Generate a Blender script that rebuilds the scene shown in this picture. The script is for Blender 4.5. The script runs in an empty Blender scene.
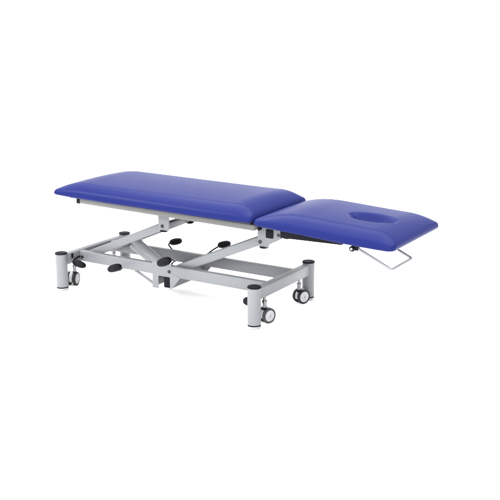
import bpy, bmesh, math, random
from mathutils import Vector, Matrix
random.seed(4)
scene = bpy.context.scene
C = scene.collection
PI = math.pi

# ------------------------------------------------------------------ materials
def mat(name, col, rough=.4, metal=0., spec=.5, bump=None, wear=None, coat=0., coat_rough=.1):
    m = bpy.data.materials.new(name); m.use_nodes = True
    nt = m.node_tree; b = nt.nodes['Principled BSDF']
    b.inputs['Base Color'].default_value = (*col, 1)
    b.inputs['Roughness'].default_value = rough
    b.inputs['Metallic'].default_value = metal
    b.inputs['Specular IOR Level'].default_value = spec
    b.inputs['Coat Weight'].default_value = coat
    b.inputs['Coat Roughness'].default_value = coat_rough
    tc = nt.nodes.new('ShaderNodeTexCoord')
    if bump:
        prev = None
        for (scale, strength, dist, kind) in bump:
            if kind == 'voronoi':
                n = nt.nodes.new('ShaderNodeTexVoronoi'); n.inputs['Scale'].default_value = scale; out = n.outputs['Distance']
            else:
                n = nt.nodes.new('ShaderNodeTexNoise'); n.inputs['Scale'].default_value = scale; n.inputs['Detail'].default_value = .6 if kind == 'soft' else 4; out = n.outputs['Fac']
            nt.links.new(tc.outputs['Object'], n.inputs['Vector'])
            bp = nt.nodes.new('ShaderNodeBump'); bp.inputs['Strength'].default_value = strength; bp.inputs['Distance'].default_value = dist
            nt.links.new(out, bp.inputs['Height'])
            if prev: nt.links.new(prev.outputs['Normal'], bp.inputs['Normal'])
            prev = bp
        nt.links.new(prev.outputs['Normal'], b.inputs['Normal'])
    if wear:
        scale, amt = wear
        n = nt.nodes.new('ShaderNodeTexNoise'); n.inputs['Scale'].default_value = scale; n.inputs['Detail'].default_value = 5
        nt.links.new(tc.outputs['Object'], n.inputs['Vector'])
        mr = nt.nodes.new('ShaderNodeMapRange')
        mr.inputs['From Min'].default_value = .3; mr.inputs['From Max'].default_value = .7
        mr.inputs['To Min'].default_value = rough - amt; mr.inputs['To Max'].default_value = rough + amt
        nt.links.new(n.outputs['Fac'], mr.inputs['Value'])
        nt.links.new(mr.outputs['Result'], b.inputs['Roughness'])
    return m

PAINT = mat('grey_powder_coat', (0.0931, 0.0972, 0.1040), .42, spec=.25, bump=[(900, .12, .0004, 'noise')], wear=(9, .06))
VINYL = mat('blue_vinyl', (0.0052, 0.0080, 0.0538), .30, spec=.036, bump=[(4, .04, .010, 'soft')])
BLACK = mat('black_plastic', (0.0037, 0.0037, 0.0055), .5, spec=.04, wear=(30, .08))
RUBBER = mat('black_rubber_pad', (0.0030, 0.0030, 0.0043), .55, spec=.06, bump=[(260, .5, .0015, 'voronoi')])
TYRE = mat('dark_grey_tyre', (0.0074, 0.0080, 0.0093), .55, spec=.15)
TYRE2 = mat('grey_tyre', (0.0205, 0.0235, 0.0235), .55, spec=.2)
DISC = mat('pale_wheel_plastic', (0.2223, 0.2223, 0.2347), .38, spec=.25)
PALE = mat('pale_grey_enamel', (0.1668, 0.1698, 0.1853), .35, spec=.25, wear=(12, .05))
DULL = mat('darker_neutral_grey', (0.0546, 0.0546, 0.0534), .45, spec=.25, wear=(9, .06))  # mattress frame grey: darker and more neutral than the powder coat
SATIN = mat('satin_steel', (0.1200, 0.1200, 0.1283), .38, metal=.3)
MARK = mat('printed_grey_mark', (0.0371, 0.0371, 0.0494), .5)
CHROME = mat('chrome', (0.2471, 0.2471, 0.2656), .18, metal=1.)
STEEL = mat('brushed_steel', (0.1359, 0.1359, 0.1420), .32, metal=1., wear=(40, .08))
BOLT = mat('zinc_bolt', (0.0371, 0.0371, 0.0401), .35, metal=1.)
CLOTH = mat('black_underside_cloth', (0.0185, 0.0185, 0.0278), .8, spec=.2)
FLOOR = mat('white_floor', (.95, .95, .95), .9, spec=.05)
WALL = mat('light_grey_backdrop', (.385, .385, .385), .9, spec=.05)

# ------------------------------------------------------------------ helpers
def obj(name, bm, m, parent=None, smooth=True, angle=35, label=None):
    me = bpy.data.meshes.new(name)
    bmesh.ops.recalc_face_normals(bm, faces=bm.faces[:])
    bm.to_mesh(me); bm.free()
    me.materials.append(m)
    if smooth:
        for p in me.polygons: p.use_smooth = True
        try: me.set_sharp_from_angle(angle=math.radians(angle))
        except Exception: pass
    o = bpy.data.objects.new(name, me); C.objects.link(o)
    if parent: o.parent = parent
    if label: o['label'] = label
    return o

def box(bm, lo, hi, bev=.003, seg=2, M=None):
    cs = [(lo[i] + hi[i]) / 2 for i in range(3)]; sz = [hi[i] - lo[i] for i in range(3)]
    r = bmesh.ops.create_cube(bm, size=1)
    vs = r['verts']
    for v in vs: v.co = Vector((v.co.x * sz[0] + cs[0], v.co.y * sz[1] + cs[1], v.co.z * sz[2] + cs[2]))
    if bev:
        es = list({e for v in vs for e in v.link_edges})
        g = bmesh.ops.bevel(bm, geom=es, offset=bev, segments=seg, affect='EDGES', profile=.5)
        vs = list(set(g['verts']) | {v for v in vs if v.is_valid})
    if M: bmesh.ops.transform(bm, matrix=M, verts=vs)
    return vs

def frame_from(d):
    d = Vector(d).normalized()
    u = Vector((0, 0, 1)) if abs(d.z) < .9 else Vector((1, 0, 0))
    x = u.cross(d).normalized(); y = d.cross(x)
    return x, y, d

def bar(bm, a, b, w, h, bev=.004, seg=2):
    """rectangular tube from a to b, w across (horizontal), h up"""
    a = Vector(a); b = Vector(b); x, y, d = frame_from(b - a); L = (b - a).length
    M = Matrix((( x.x, y.x, d.x, a.x), (x.y, y.y, d.y, a.y), (x.z, y.z, d.z, a.z), (0, 0, 0, 1)))
    return box(bm, (-w / 2, -h / 2, 0), (w / 2, h / 2, L), bev, seg, M)

def lathe(bm, a, b, prof, n=40):
    """prof: list of (t metres along a->b, radius)"""
    a = Vector(a); x, y, d = frame_from(Vector(b) - a)
    rings = []
    for (t, r) in prof:
        c = a + d * t
        if r <= 1e-6: rings.append([bm.verts.new(c)])
        else: rings.append([bm.verts.new(c + x * r * math.cos(2 * PI * k / n) + y * r * math.sin(2 * PI * k / n)) for k in range(n)])
    for p, q in zip(rings, rings[1:]):
        for k in range(n):
            k2 = (k + 1) % n
            vs = [p[k % len(p)], p[k2 % len(p)], q[k2 % len(q)], q[k % len(q)]]
            vs = list(dict.fromkeys(vs))
            if len(vs) > 2:
                try: bm.faces.new(vs)
                except ValueError: pass
    for e in (rings[0], rings[-1]):
        if len(e) > 2: bm.faces.new(e)

def tube(bm, pts, r, n=14):
    pts = [Vector(p) for p in pts]; rings = []
    t = (pts[1] - pts[0]).normalized(); x, y, _ = frame_from(t)
    for i, p in enumerate(pts):
        a = (pts[i] - pts[i - 1]).normalized() if i else t
        b = (pts[i + 1] - pts[i]).normalized() if i < len(pts) - 1 else a
        d = (a + b).normalized()
        x = (x - d * x.dot(d)).normalized(); y = d.cross(x)
        rings.append([bm.verts.new(p + (x * math.cos(2 * PI * k / n) + y * math.sin(2 * PI * k / n)) * r) for k in range(n)])
    for p, q in zip(rings, rings[1:]):
        for k in range(n): bm.faces.new((p[k], p[(k + 1) % n], q[(k + 1) % n], q[k]))
    bm.faces.new(rings[0]); bm.faces.new(rings[-1])

def rounded(pts, rad, n=6):
    """polyline with its inner corners rounded"""
    P = [Vector(p) for p in pts]; out = [P[0]]
    for i in range(1, len(P) - 1):
        a = (P[i - 1] - P[i]); b = (P[i + 1] - P[i]); r = min(rad, a.length * .45, b.length * .45)
        s = P[i] + a.normalized() * r; e = P[i] + b.normalized() * r
        for k in range(n + 1):
            t = k / n
            out.append(s * (1 - t) ** 2 + P[i] * 2 * t * (1 - t) + e * t * t)
    out.append(P[-1]); return out

def plate(bm, poly, y0, y1, bev=.0015):
    """extruded x-z outline"""
    f = bm.faces.new([bm.verts.new((x, y0, z)) for x, z in poly])
    r = bmesh.ops.extrude_face_region(bm, geom=[f])
    nv = [g for g in r['geom'] if isinstance(g, bmesh.types.BMVert)]
    for v in nv: v.co.y = y1
    if bev: bmesh.ops.bevel(bm, geom=bm.edges[:], offset=bev, segments=2, affect='EDGES', profile=.5)

# ------------------------------------------------------------------ camera
cam = bpy.data.cameras.new('camera'); cam.sensor_width = 36; cam.lens = 978.8 / 500 * 36; cam.clip_end = 200
co = bpy.data.objects.new('camera', cam); C.objects.link(co)
right = Vector((.8499, .5269, -.0020)); up = Vector((-.1303, .2138, .9682)); fwd = Vector((-.5106, .8226, -.2504))
M = Matrix(((right.x, up.x, -fwd.x, 2.8944), (right.y, up.y, -fwd.y, -3.998), (right.z, up.z, -fwd.z, 1.5116), (0, 0, 0, 1)))
co.matrix_world = M
scene.camera = co

# ------------------------------------------------------------------ setting: white floor that sweeps up behind
bm = bmesh.new()
def sheet(prof, m, name):
    bm = bmesh.new()
    rows = [[bm.verts.new((x, y, z)) for x in (-14, 12)] for y, z in prof]
    for a, b in zip(rows, rows[1:]): bm.faces.new((a[0], a[1], b[1], b[0]))
    o = obj(name, bm, m); o['kind'] = 'structure'; return o
sheet([(-9, 0), (-4, 0), (3.0, 0)], FLOOR, 'floor')
prof = [(3.0, 0)]
for k in range(1, 25):
    a = k / 24 * PI / 2
    prof.append((3.0 + 2.0 * math.sin(a), 2.0 - 2.0 * math.cos(a)))
prof.append((5.0, 6))
sheet(prof, WALL, 'backdrop')

# ------------------------------------------------------------------ the treatment table
T = bpy.data.objects.new('treatment_table', None); C.objects.link(T)
T['label'] = 'blue padded treatment table with grey lifting frame on wheels'
T['category'] = 'treatment table'

def cushion(name, x0, x1, hw, e, h, Dl, Dr, Dy, r, hole=None, pw=(1, 1, .8), lift=(0, 0), nx=170, ny=90, dome=.0):
    L = x1 - x0; cx = (x0 + x1) / 2
    def spaced(n, half):
        out = []
        for i in range(n + 1):
            t = -1 + 2 * i / n
            s = .62 * t + .38 * math.sin(t * PI / 2)
            s = (1 - .0) * s
            out.append(s * half)
        return out
    xs = spaced(nx, L / 2); ys = spaced(ny, hw)
    def ramp(d, D, q=1.0):
        s = max(0, min(1, d / D)); return (1 - (1 - s) ** 2.2) ** q
    bm = bmesh.new(); rim = .013
    def mapped(x, y, inset=0):
        ax = abs(x) - (L / 2 - r); ay = abs(y) - (hw - r)
        if ax > 0 and ay > 0:
            a, b = ax / r, ay / r
            k = max(a, b) / math.hypot(a, b)
            ax, ay = ax * k, ay * k
            x = math.copysign(L / 2 - r + ax, x); y = math.copysign(hw - r + ay, y)
        return x, y
    G = []
    for x in xs:
        row = []
        for y in ys:
            dl = x + L / 2; dr = L / 2 - x; dy = hw - abs(y); dm = min(dl, dr, dy)
            z = e + h * ramp(dl, Dl, pw[0]) * ramp(dr, Dr, pw[1]) * ramp(dy, Dy, pw[2]) + dome * (1 - (y / hw) ** 2) * ramp(dl, Dl) * ramp(dr, Dr)
            if dm < rim: z -= rim - math.sqrt(max(0, rim ** 2 - (rim - dm) ** 2))
            X, Y = mapped(x, y)
            if hole:
                hx, hy, ra, rb, dep, w = hole
                q = math.hypot((X + cx - hx) / ra, (Y - hy) / rb)
                s = max(0, min(1, (1 + w - q) / (2 * w))); s = s * s * (3 - 2 * s)
                z -= dep * s
            row.append(bm.verts.new((X + cx, Y, z)))
        G.append(row)
    for i in range(nx):
        for j in range(ny):
            bm.faces.new((G[i][j], G[i + 1][j], G[i + 1][j + 1], G[i][j + 1]))
    def up(x):
        l = x + L / 2; r2 = L / 2 - x
        return lift[0] * max(0, 1 - l / .22) ** 2 + lift[1] * max(0, 1 - r2 / .26) ** 2
    ring = [G[i][0] for i in range(nx + 1)] + [G[nx][j] for j in range(1, ny + 1)] + [G[i][ny] for i in range(nx - 1, -1, -1)] + [G[0][j] for j in range(ny - 1, 0, -1)]
    prev = ring
    for (ins, z) in ((.0, .009), (.0018, .005), (.006, .0018), (.012, 0)):
        new = []
        for v in ring:
            x, y = v.co.x - cx, v.co.y
            new.append(bm.verts.new((cx + x * (1 - ins / (L / 2)), y * (1 - ins / hw), z)))
        n = len(ring)
        for k in range(n): bm.faces.new((prev[k], prev[(k + 1) % n], new[(k + 1) % n], new[k]))
        prev = new
    bm.faces.new(prev)
    for v in bm.verts: v.co.z += up(v.co.x - cx)
    return bm

HW = .2755
bm = cushion('mattress', -.632, .5855, HW, .025, .045, .205, .13, .074, .022, pw=(.86, .8, .85), lift=(.005, .006), dome=.013)
mat_o = obj('mattress', bm, VINYL, T, angle=60); mat_o.location = (0, 0, .5025); mat_o.rotation_euler = (0, math.radians(.55), 0)
hb = cushion('head_cushion', 0, .708, HW, .027, .041, .24, .15, .088, .034, hole=(.497, -.036, .093, .061, .037, .34), pw=(.9, .70, .85), lift=(0, .006), nx=190, ny=120, dome=.013)
head_o = obj('head_cushion', hb, VINYL, T, angle=60)
HT = math.radians(3.3)
head_o.location = (.5875, 0, .4935); head_o.rotation_euler = (0, HT, 0)
def on_head(x, y, z):
    """point given in the head cushion's own axes"""
    return (.602 + x * math.cos(HT) + z * math.sin(HT), y, .502 - x * math.sin(HT) + z * math.cos(HT))

# board / black cloth on the undersides
bm = bmesh.new(); box(bm, (-.54, -.245, -.007), (.565, .252, .004), .002)
o = obj('base_board', bm, CLOTH, mat_o)
bm = bmesh.new(); box(bm, (.03, -.245, -.006), (.55, .245, .004), .002)
o = obj('base_board', bm, CLOTH, head_o)

# hinge rod between the two cushions, its black standing in for the gap's darkness
bm = bmesh.new(); lathe(bm, (.5815, -.258, .507), (.5815, .272, .507), [(0, .006), (.522, .006)], 20)
obj('hinge_gap_shade', bm, BLACK, T)

# ---- frame under the mattress
def cap_box(name, lo, hi, parent, m=BLACK):
    bm = bmesh.new(); box(bm, lo, hi, .002); return obj(name, bm, m, parent)
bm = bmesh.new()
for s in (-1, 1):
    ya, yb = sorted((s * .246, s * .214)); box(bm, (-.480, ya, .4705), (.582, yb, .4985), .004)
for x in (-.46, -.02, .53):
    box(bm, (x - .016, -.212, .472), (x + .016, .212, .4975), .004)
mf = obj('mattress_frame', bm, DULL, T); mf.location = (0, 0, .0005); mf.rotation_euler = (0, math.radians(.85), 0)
for s in (-1, 1):
    ya, yb = sorted((s * .2475, s * .2125))
    cap_box('end_cap', (-.500, ya, .469), (-.478, yb, .4995), mf)

# ---- head frame: slim black rails, cross bar and gas spring
bm = bmesh.new()
for s in (-1, 1):
    a = [(.704, .4365), (1.020, .4435), (1.020, .468), (.704, .486)]
    b2 = bmesh.new(); plate(b2, a, s * .206, s * .186); me = bpy.data.meshes.new('t'); b2.to_mesh(me); b2.free(); bm.from_mesh(me); bpy.data.meshes.remove(me)
box(bm, (.99, -.185, .445), (1.012, .185, .462), .003)
hf = obj('head_frame', bm, BLACK, T)
bm = bmesh.new()
lathe(bm, (.66, 0, .425), (.98, 0, .452), [(0, .011), (.18, .011), (.182, .005), (.325, .005)], 20)
obj('gas_spring', bm, BLACK, T)

# ---- base: posts, end beams, long rails
PX, PY, PR = .6004, .2657, .0320
for sx in (-1, 1):
    for sy in (-1, 1):
        p = (sx * PX, sy * PY)
        bm = bmesh.new()
        lathe(bm, (*p, .0185), (*p, .3), [(0, PR - .001), (.001, PR), (.1775, PR), (.1785, PR - .001)], 56)
        post = obj('post', bm, PAINT, T)
        bm = bmesh.new()
        lathe(bm, (*p, .197), (*p, .3), [(0, PR + .0008), (.0035, PR + .0012), (.007, PR - .001), (.0085, PR - .006), (.0075, PR * .6), (.0068, 0)], 56)
        obj('cap', bm, BLACK, post)
        bm = bmesh.new(); lathe(bm, (*p, .0125), (*p, .3), [(0, PR - .0015), (.006, PR - .0015)], 56)
        obj('rubber_ring', bm, BLACK, post)
        bm = bmesh.new(); lathe(bm, (*p, .0), (*p, .3), [(0, PR - .006), (.002, PR - .002), (.0045, PR + .0004), (.0125, PR + .0004)], 56)
        obj('foot', bm, CHROME, post)
for sx in (-1, 1):
    bm = bmesh.new()
    xa, xb = sorted((sx * .580, sx * .620)); box(bm, (xa, -PY + .02, .133), (xb, PY - .02, .1915), .005, 3)
    eb = obj('end_beam', bm, PAINT, T)
    if sx < 0:
        bm = bmesh.new(); box(bm, (-.5805, -.212, .163), (-.574, -.197, .189), .004, 3); obj('slot_plug', bm, BLACK, eb)
for sy in (-1, 1):
    bm = bmesh.new()
    ya, yb = sorted((sy * .1135, sy * .1455)); box(bm, (-.5795, ya, .133), (.5795, yb, .1902), .004, 3)
    lr = obj('long_rail', bm, PAINT, T)

def bolt(c, parent, r=.009, sgn=-1, dome=.006):
    bm = bmesh.new()
    a = Vector(c); b = a + Vector((0, sgn * 1, 0))
    lathe(bm, a, b, [(0, r), (.0015, r), (.0018, r * .72), (dome - .001, r * .66), (dome, r * .45), (dome - .002, r * .35), (dome - .002, 0)], 24)
    return obj('bolt', bm, BOLT, parent)

# ---- channel that hangs under the middle of the long rails
poly = [(-.088, .196), (-.084, .2005), (.034, .2005), (.0365, .196), (.040, .150), (.086, .1325), (.034, .0705), (.0225, .0705), (.0225, .130), (-.046, .130), (-.050, .124), (-.050, .0625), (-.088, .0625)]
bm = bmesh.new(); plate(bm, poly, -.1455, -.1464, 0)
ch = obj('middle_bracket', bm, PAINT, T)
bm = bmesh.new(); plate(bm, [(x, min(z, .187)) for x, z in poly[1:]], .1458, .1482, .0008); obj('middle_bracket', bm, PAINT, T)
bm = bmesh.new()
box(bm, (.0235, -.1455, .072), (.0335, .1455, .1325), .002)
box(bm, (-.088, -.1455, .066), (-.079, .1455, .1325), .002)
box(bm, (-.0785, -.10, .118), (.0230, .10, .1325), .002)
obj('cross_channel', bm, PAINT, T)
bm = bmesh.new(); box(bm, (-.0135, -.150, .0735), (.0218, -.085, .1295), .003)
obj('pump_block', bm, BLACK, T)
bolt((.02, -.1464, .160), ch, .0095)
for sy in (-1, 1): pass

# ---- lifting arms: two parallel pairs
ARM = (.515, .224)
piv = {'l': (-.560, .157), 'r': (.020, .157)}
for k, (px, pz) in piv.items():
    for sy in (-1, 1):
        d = Vector((ARM[0], 0, ARM[1])).normalized()
        a = Vector((px, sy * .098, pz)) - d * .012
        b = Vector((px + ARM[0], sy * .098, pz + ARM[1])) + d * .018
        bm = bmesh.new(); bar(bm, a, b, .026, .043, .005, 3)
        arm = obj('lift_arm', bm, PAINT, T)
    # pivots in the base and cross tubes between the two arms of a pair
    bm = bmesh.new(); lathe(bm, (px, -.111, pz), (px, 1, pz), [(0, .009), (.222, .009)], 20); obj('pivot_shaft', bm, STEEL, T)
    tx, tz = px + ARM[0], pz + ARM[1]
    bm = bmesh.new(); box(bm, (tx - .02, -.084, tz - .014), (tx + .02, .084, tz + .014), .003, M=None); obj('cross_tube', bm, PAINT, T)
# lower cross tube carrying the cylinder
bm = bmesh.new(); box(bm, (-.365, -.0845, .226), (-.325, .0845, .262), .004); obj('cross_tube', bm, PAINT, T)
bolt((-.560, -.146, .157), lr, .009)

# ---- top brackets
def top_bracket(x, y, poly, sgn):
    bm = bmesh.new(); ya, yb = y, y + sgn * .006
    plate(bm, poly, ya, yb)
    return obj('top_bracket', bm, PAINT, T)
L_poly = [(-.075, .4715), (-.075, .372), (-.069, .364), (-.013, .364), (-.007, .372), (-.007, .4715)]
L_poly = [(x + .015, z) for x, z in L_poly]
R_poly = [(.531, .470), (.531, .364), (.537, .3565), (.585, .3565), (.593, .366), (.600, .374), (.664, .408), (.670, .416), (.668, .466)]
for sy in (-1, 1):
    y = sy * .1175
    tb = top_bracket(0, y, L_poly, sy)
    bolt((-.034, y + sy * .006, .386), tb, .010, sy)
    bm = bmesh.new(); lathe(bm, (-.030, sy * .112, .3560), (-.030, sy * .112, 1), [(0, .016), (.003, .021), (.0065, .022), (.0075, .019)], 30); obj('rubber_stop', bm, BLACK, tb)
    tb = top_bracket(0, y, R_poly, sy)
    bolt((.546, y + sy * .006, .380), tb, .010, sy)
    bolt((.648, y + sy * .006, .424), tb, .0085, sy)
    bm = bmesh.new(); lathe(bm, (.561, sy * .112, .3485), (.561, sy * .112, 1), [(0, .016), (.003, .022), (.0065, .023), (.0075, .020)], 30); obj('rubber_stop', bm, BLACK, tb)
    bm = bmesh.new(); ya, yb = sorted((y + sy * .0058, y + sy * .013)); box(bm, (.580, ya, .405), (.620, yb, .447), .004, 3); obj('square_plug', bm, BLACK, tb)
    bm = bmesh.new(); lathe(bm, (.545, y + sy * .0055, .448), (.545, y + sy * 1, .448), [(0, .011), (.010, .011), (.014, .007), (.014, 0)], 24); obj('stop_knob', bm, BLACK, tb)
bm = bmesh.new(); box(bm, (.581, -.1165, .408), (.619, .1165, .446), .003); obj('cross_tube', bm, PAINT, T)

# ---- hydraulic cylinder
a = Vector((-.338, 0, .249)); b = Vector((-.030, 0, .075)); L = (b - a).length
bm = bmesh.new(); lathe(bm, a, b, [(.012, .016), (.016, .026), (.024, .0325), (.034, .0345), (L - .06, .0345), (L - .055, .030), (L - .01, .030), (L - .005, .024)], 40)
cyl = obj('hydraulic_cylinder', bm, PALE, T)
bm = bmesh.new(); lathe(bm, (-.338, -.03, .249), (-.338, 1, .249), [(0, .012), (.06, .012)], 20); obj('pin', bm, STEEL, cyl)

# ---- pedals
def pedal(c, rot, rod_pts, size=(.042, .025, .0175), rod_m=STEEL):
    bm = bmesh.new()
    bmesh.ops.create_uvsphere(bm, u_segments=36, v_segments=20, radius=1)
    for v in bm.verts:
        x, y, z = v.co
        k = lambda t, p: math.copysign(abs(t) ** p, t)
        v.co = Vector((k(x, .85) * size[0], k(y, .85) * size[1], k(z, .8) * size[2]))
    Mx = Matrix.Translation(c) @ Matrix.Rotation(rot[2], 4, 'Z') @ Matrix.Rotation(rot[1], 4, 'Y') @ Matrix.Rotation(rot[0], 4, 'X')
    bmesh.ops.transform(bm, matrix=Mx, verts=bm.verts)
    p = obj('pedal', bm, RUBBER, T)
    bm = bmesh.new(); tube(bm, rounded(rod_pts, .02), .0045); obj('pedal_rod', bm, rod_m, p)
    return p
r = math.radians
pedal((-.517, -.220, .142), (r(-10), r(12), 0), [(-.517, -.220, .142), (-.565, -.215, .146), (-.572, -.19, .155), (-.575, -.15, .16)], rod_m=BLACK)
pedal((-.276, -.220, .154), (r(-10), r(-22), 0), [(-.276, -.220, .154), (-.322, -.220, .149), (-.322, -.17, .128), (-.30, -.10, .126)], (.043, .027, .020), rod_m=BLACK)
pedal((.046, -.220, .233), (r(-10), r(-24), 0), [(.046, -.220, .233), (.086, -.212, .246), (.080, -.17, .232), (.030, -.13, .205), (.015, -.125, .185)], (.043, .027, .021))
pedal((-.189, .200, .217), (0, r(-14), 0), [(-.189, .2, .212), (-.232, .2, .205), (-.238, .2, .190), (-.212, .2, .168), (-.18, .15, .165)], (.039, .026, .019), rod_m=BLACK)
pedal((.128, .200, .243), (0, r(-14), 0), [(.13, .2, .240), (.095, .2, .229), (.055, .2, .203), (.010, .2, .168), (.0, .15, .165)], (.039, .026, .019), rod_m=BLACK)
pedal((.552, -.215, .107), (r(-10), 0, 0), [(.552, -.215, .107), (.58, -.20, .112), (.585, -.17, .122), (.588, -.15, .134)], (.042, .026, .022), rod_m=BLACK)
# link rod below the left half of the near long rail
bm = bmesh.new(); bar(bm, (-.215, -.128, .131), (-.0885, -.128, .074), .008, .013, .002); obj('link_bar', bm, PAINT, T)

# ---- castors
def caster(c, ang, stem, tm=TYRE, mark=False):
    """c: midpoint between the two wheels on the ground plan; ang: heading of the axle"""
    n = Vector((math.cos(ang), math.sin(ang), 0)); R = .0375
    ctr = Vector((c[0], c[1], R))
    st = Vector((stem[0], stem[1], 0))
    bm = bmesh.new()
    lathe(bm, (st.x, st.y, .078), (st.x, st.y, 1), [(0, .010), (.022, .010), (.023, .0125), (.034, .0125), (.0355, .0075), (.056, .0075)], 20)
    body = obj('caster', bm, STEEL, T)
    bm = bmesh.new()
    t = Vector((-n.y, n.x, 0))
    M = Matrix(((t.x, n.x, 0, ctr.x), (t.y, n.y, 0, ctr.y), (0, 0, 1, ctr.z), (0, 0, 0, 1)))
    # fork: mudguard-like hood between the two wheels
    pts = []
    for k in range(25):
        a = PI * (-.12 + 1.24 * k / 24); pts.append((.0335 * math.cos(a), .0335 * math.sin(a) * 1.12 + .002))
    pts = pts + [(-.018, -.018), (.018, -.018)]
    plate(bm, pts, -.0085, .0085, .0015); bmesh.ops.transform(bm, matrix=M, verts=bm.verts)
    obj('fork', bm, DISC, body)
    bm = bmesh.new(); lathe(bm, (st.x, st.y, .066), (st.x, st.y, 1), [(0, .013), (.012, .0115)], 20); obj('collar', bm, BLACK, body)
    for s in (-1, 1):
        a0 = ctr + n * (s * .0105); a1 = ctr + n * (s * 1)
        bm = bmesh.new()
        lathe(bm, a0, a1, [(0, .027), (.0, R - .005), (.0015, R - .0015), (.005, R), (.0125, R), (.016, R - .0015), (.0178, R - .005), (.0178, .0290), (.0155, .0283)], 56)
        w = obj('tyre', bm, tm, body)
        bm = bmesh.new()
        lathe(bm, a0, a1, [(.0005, .0265), (.0150, .0282), (.0165, .0270), (.0172, .0235), (.0168, .0205), (.0168, .0150), (.0176, .0142), (.0182, .010), (.0184, 0)], 48)
        d = obj('wheel_disc', bm, DISC, body)
        if mark and s > 0:
            # small printed stroke in the middle of the disc
            bm = bmesh.new()
            box(bm, (-.0014, .0186, -.0075), (.0014, .0191, .0075), 0, M=M @ Matrix.Translation((0, .0105, 0)) @ Matrix.Rotation(math.radians(mark), 4, 'Y'))
            obj('printed_mark', bm, MARK, body, smooth=False)
caster((.6075, -.166), math.atan2(-.33, .94), (.604, -.178), TYRE2, 22)
caster((.601, .190), math.atan2(-.38, .92), (.602, .165), TYRE, 4)
caster((-.6085, -.175), math.atan2(.30, .95), (-.598, -.170))
caster((-.600, .185), math.atan2(-.5, .87), (-.600, .165))

# ---- bent steel handle under the head end
bm = bmesh.new()
tube(bm, rounded([(1.098, -.222, .452), (1.116, -.222, .439), (1.270, -.222, .3705), (1.270, .002, .3705), (1.110, .002, .441), (1.098, .002, .452)], .016), .0064, 16)
hd = obj('handle', bm, SATIN, T)
bm = bmesh.new(); box(bm, (1.078, -.231, .434), (1.112, -.211, .470), .004); obj('handle_mount', bm, BLACK, hd)
bm = bmesh.new(); box(bm, (1.088, -.008, .440), (1.116, .012, .470), .004); obj('handle_mount', bm, BLACK, hd)
bm = bmesh.new()
lathe(bm, (1.083, -.2312, .4415), (1.083, -1, .4415), [(0, .0135), (.003, .0135), (.006, .011), (.006, .0065)], 30); obj('washer', bm, BLACK, hd)
bm = bmesh.new()
lathe(bm, (1.083, -.2372, .4415), (1.083, -1, .4415), [(0, .006), (.002, .0055), (.003, 0)], 20); obj('bolt', bm, CHROME, hd)

# ------------------------------------------------------------------ light: a bright white studio
w = bpy.data.worlds.new('World'); scene.world = w; w.use_nodes = True
bg = w.node_tree.nodes['Background']; bg.inputs['Color'].default_value = (1, 1, 1, 1); bg.inputs['Strength'].default_value = 1.6
def area(name, loc, target, sx, sy, power, col=(1, 1, 1)):
    l = bpy.data.lights.new(name, 'AREA'); l.shape = 'RECTANGLE'; l.size = sx; l.size_y = sy; l.energy = power; l.color = col
    o = bpy.data.objects.new(name, l); C.objects.link(o); o.location = loc
    o.rotation_euler = (Vector(target) - Vector(loc)).to_track_quat('-Z', 'Y').to_euler(); return o
area('overhead_softbox', (.2, .2, 3.8), (.2, .2, 0), 6.0, 5.0, 240)
area('front_softbox', (1.9, -4.6, 2.3), (.3, 0, .3), 3.0, .55, 75)
area('side_softbox', (-2.5, -2.7, 2.7), (0, -.1, .5), 1.8, .5, 60)

# ------------------------------------------------------------------ render settings
scene.view_settings.view_transform = 'Standard'; scene.view_settings.look = 'None'
scene.view_settings.exposure = 1.22; scene.view_settings.gamma = 1
scene.render.engine = 'CYCLES'
scene.cycles.max_bounces = 10; scene.cycles.use_denoising = True
scene.cycles.denoising_prefilter = 'ACCURATE'; scene.cycles.seed = 11
scene.cycles.sample_clamp_indirect = 6
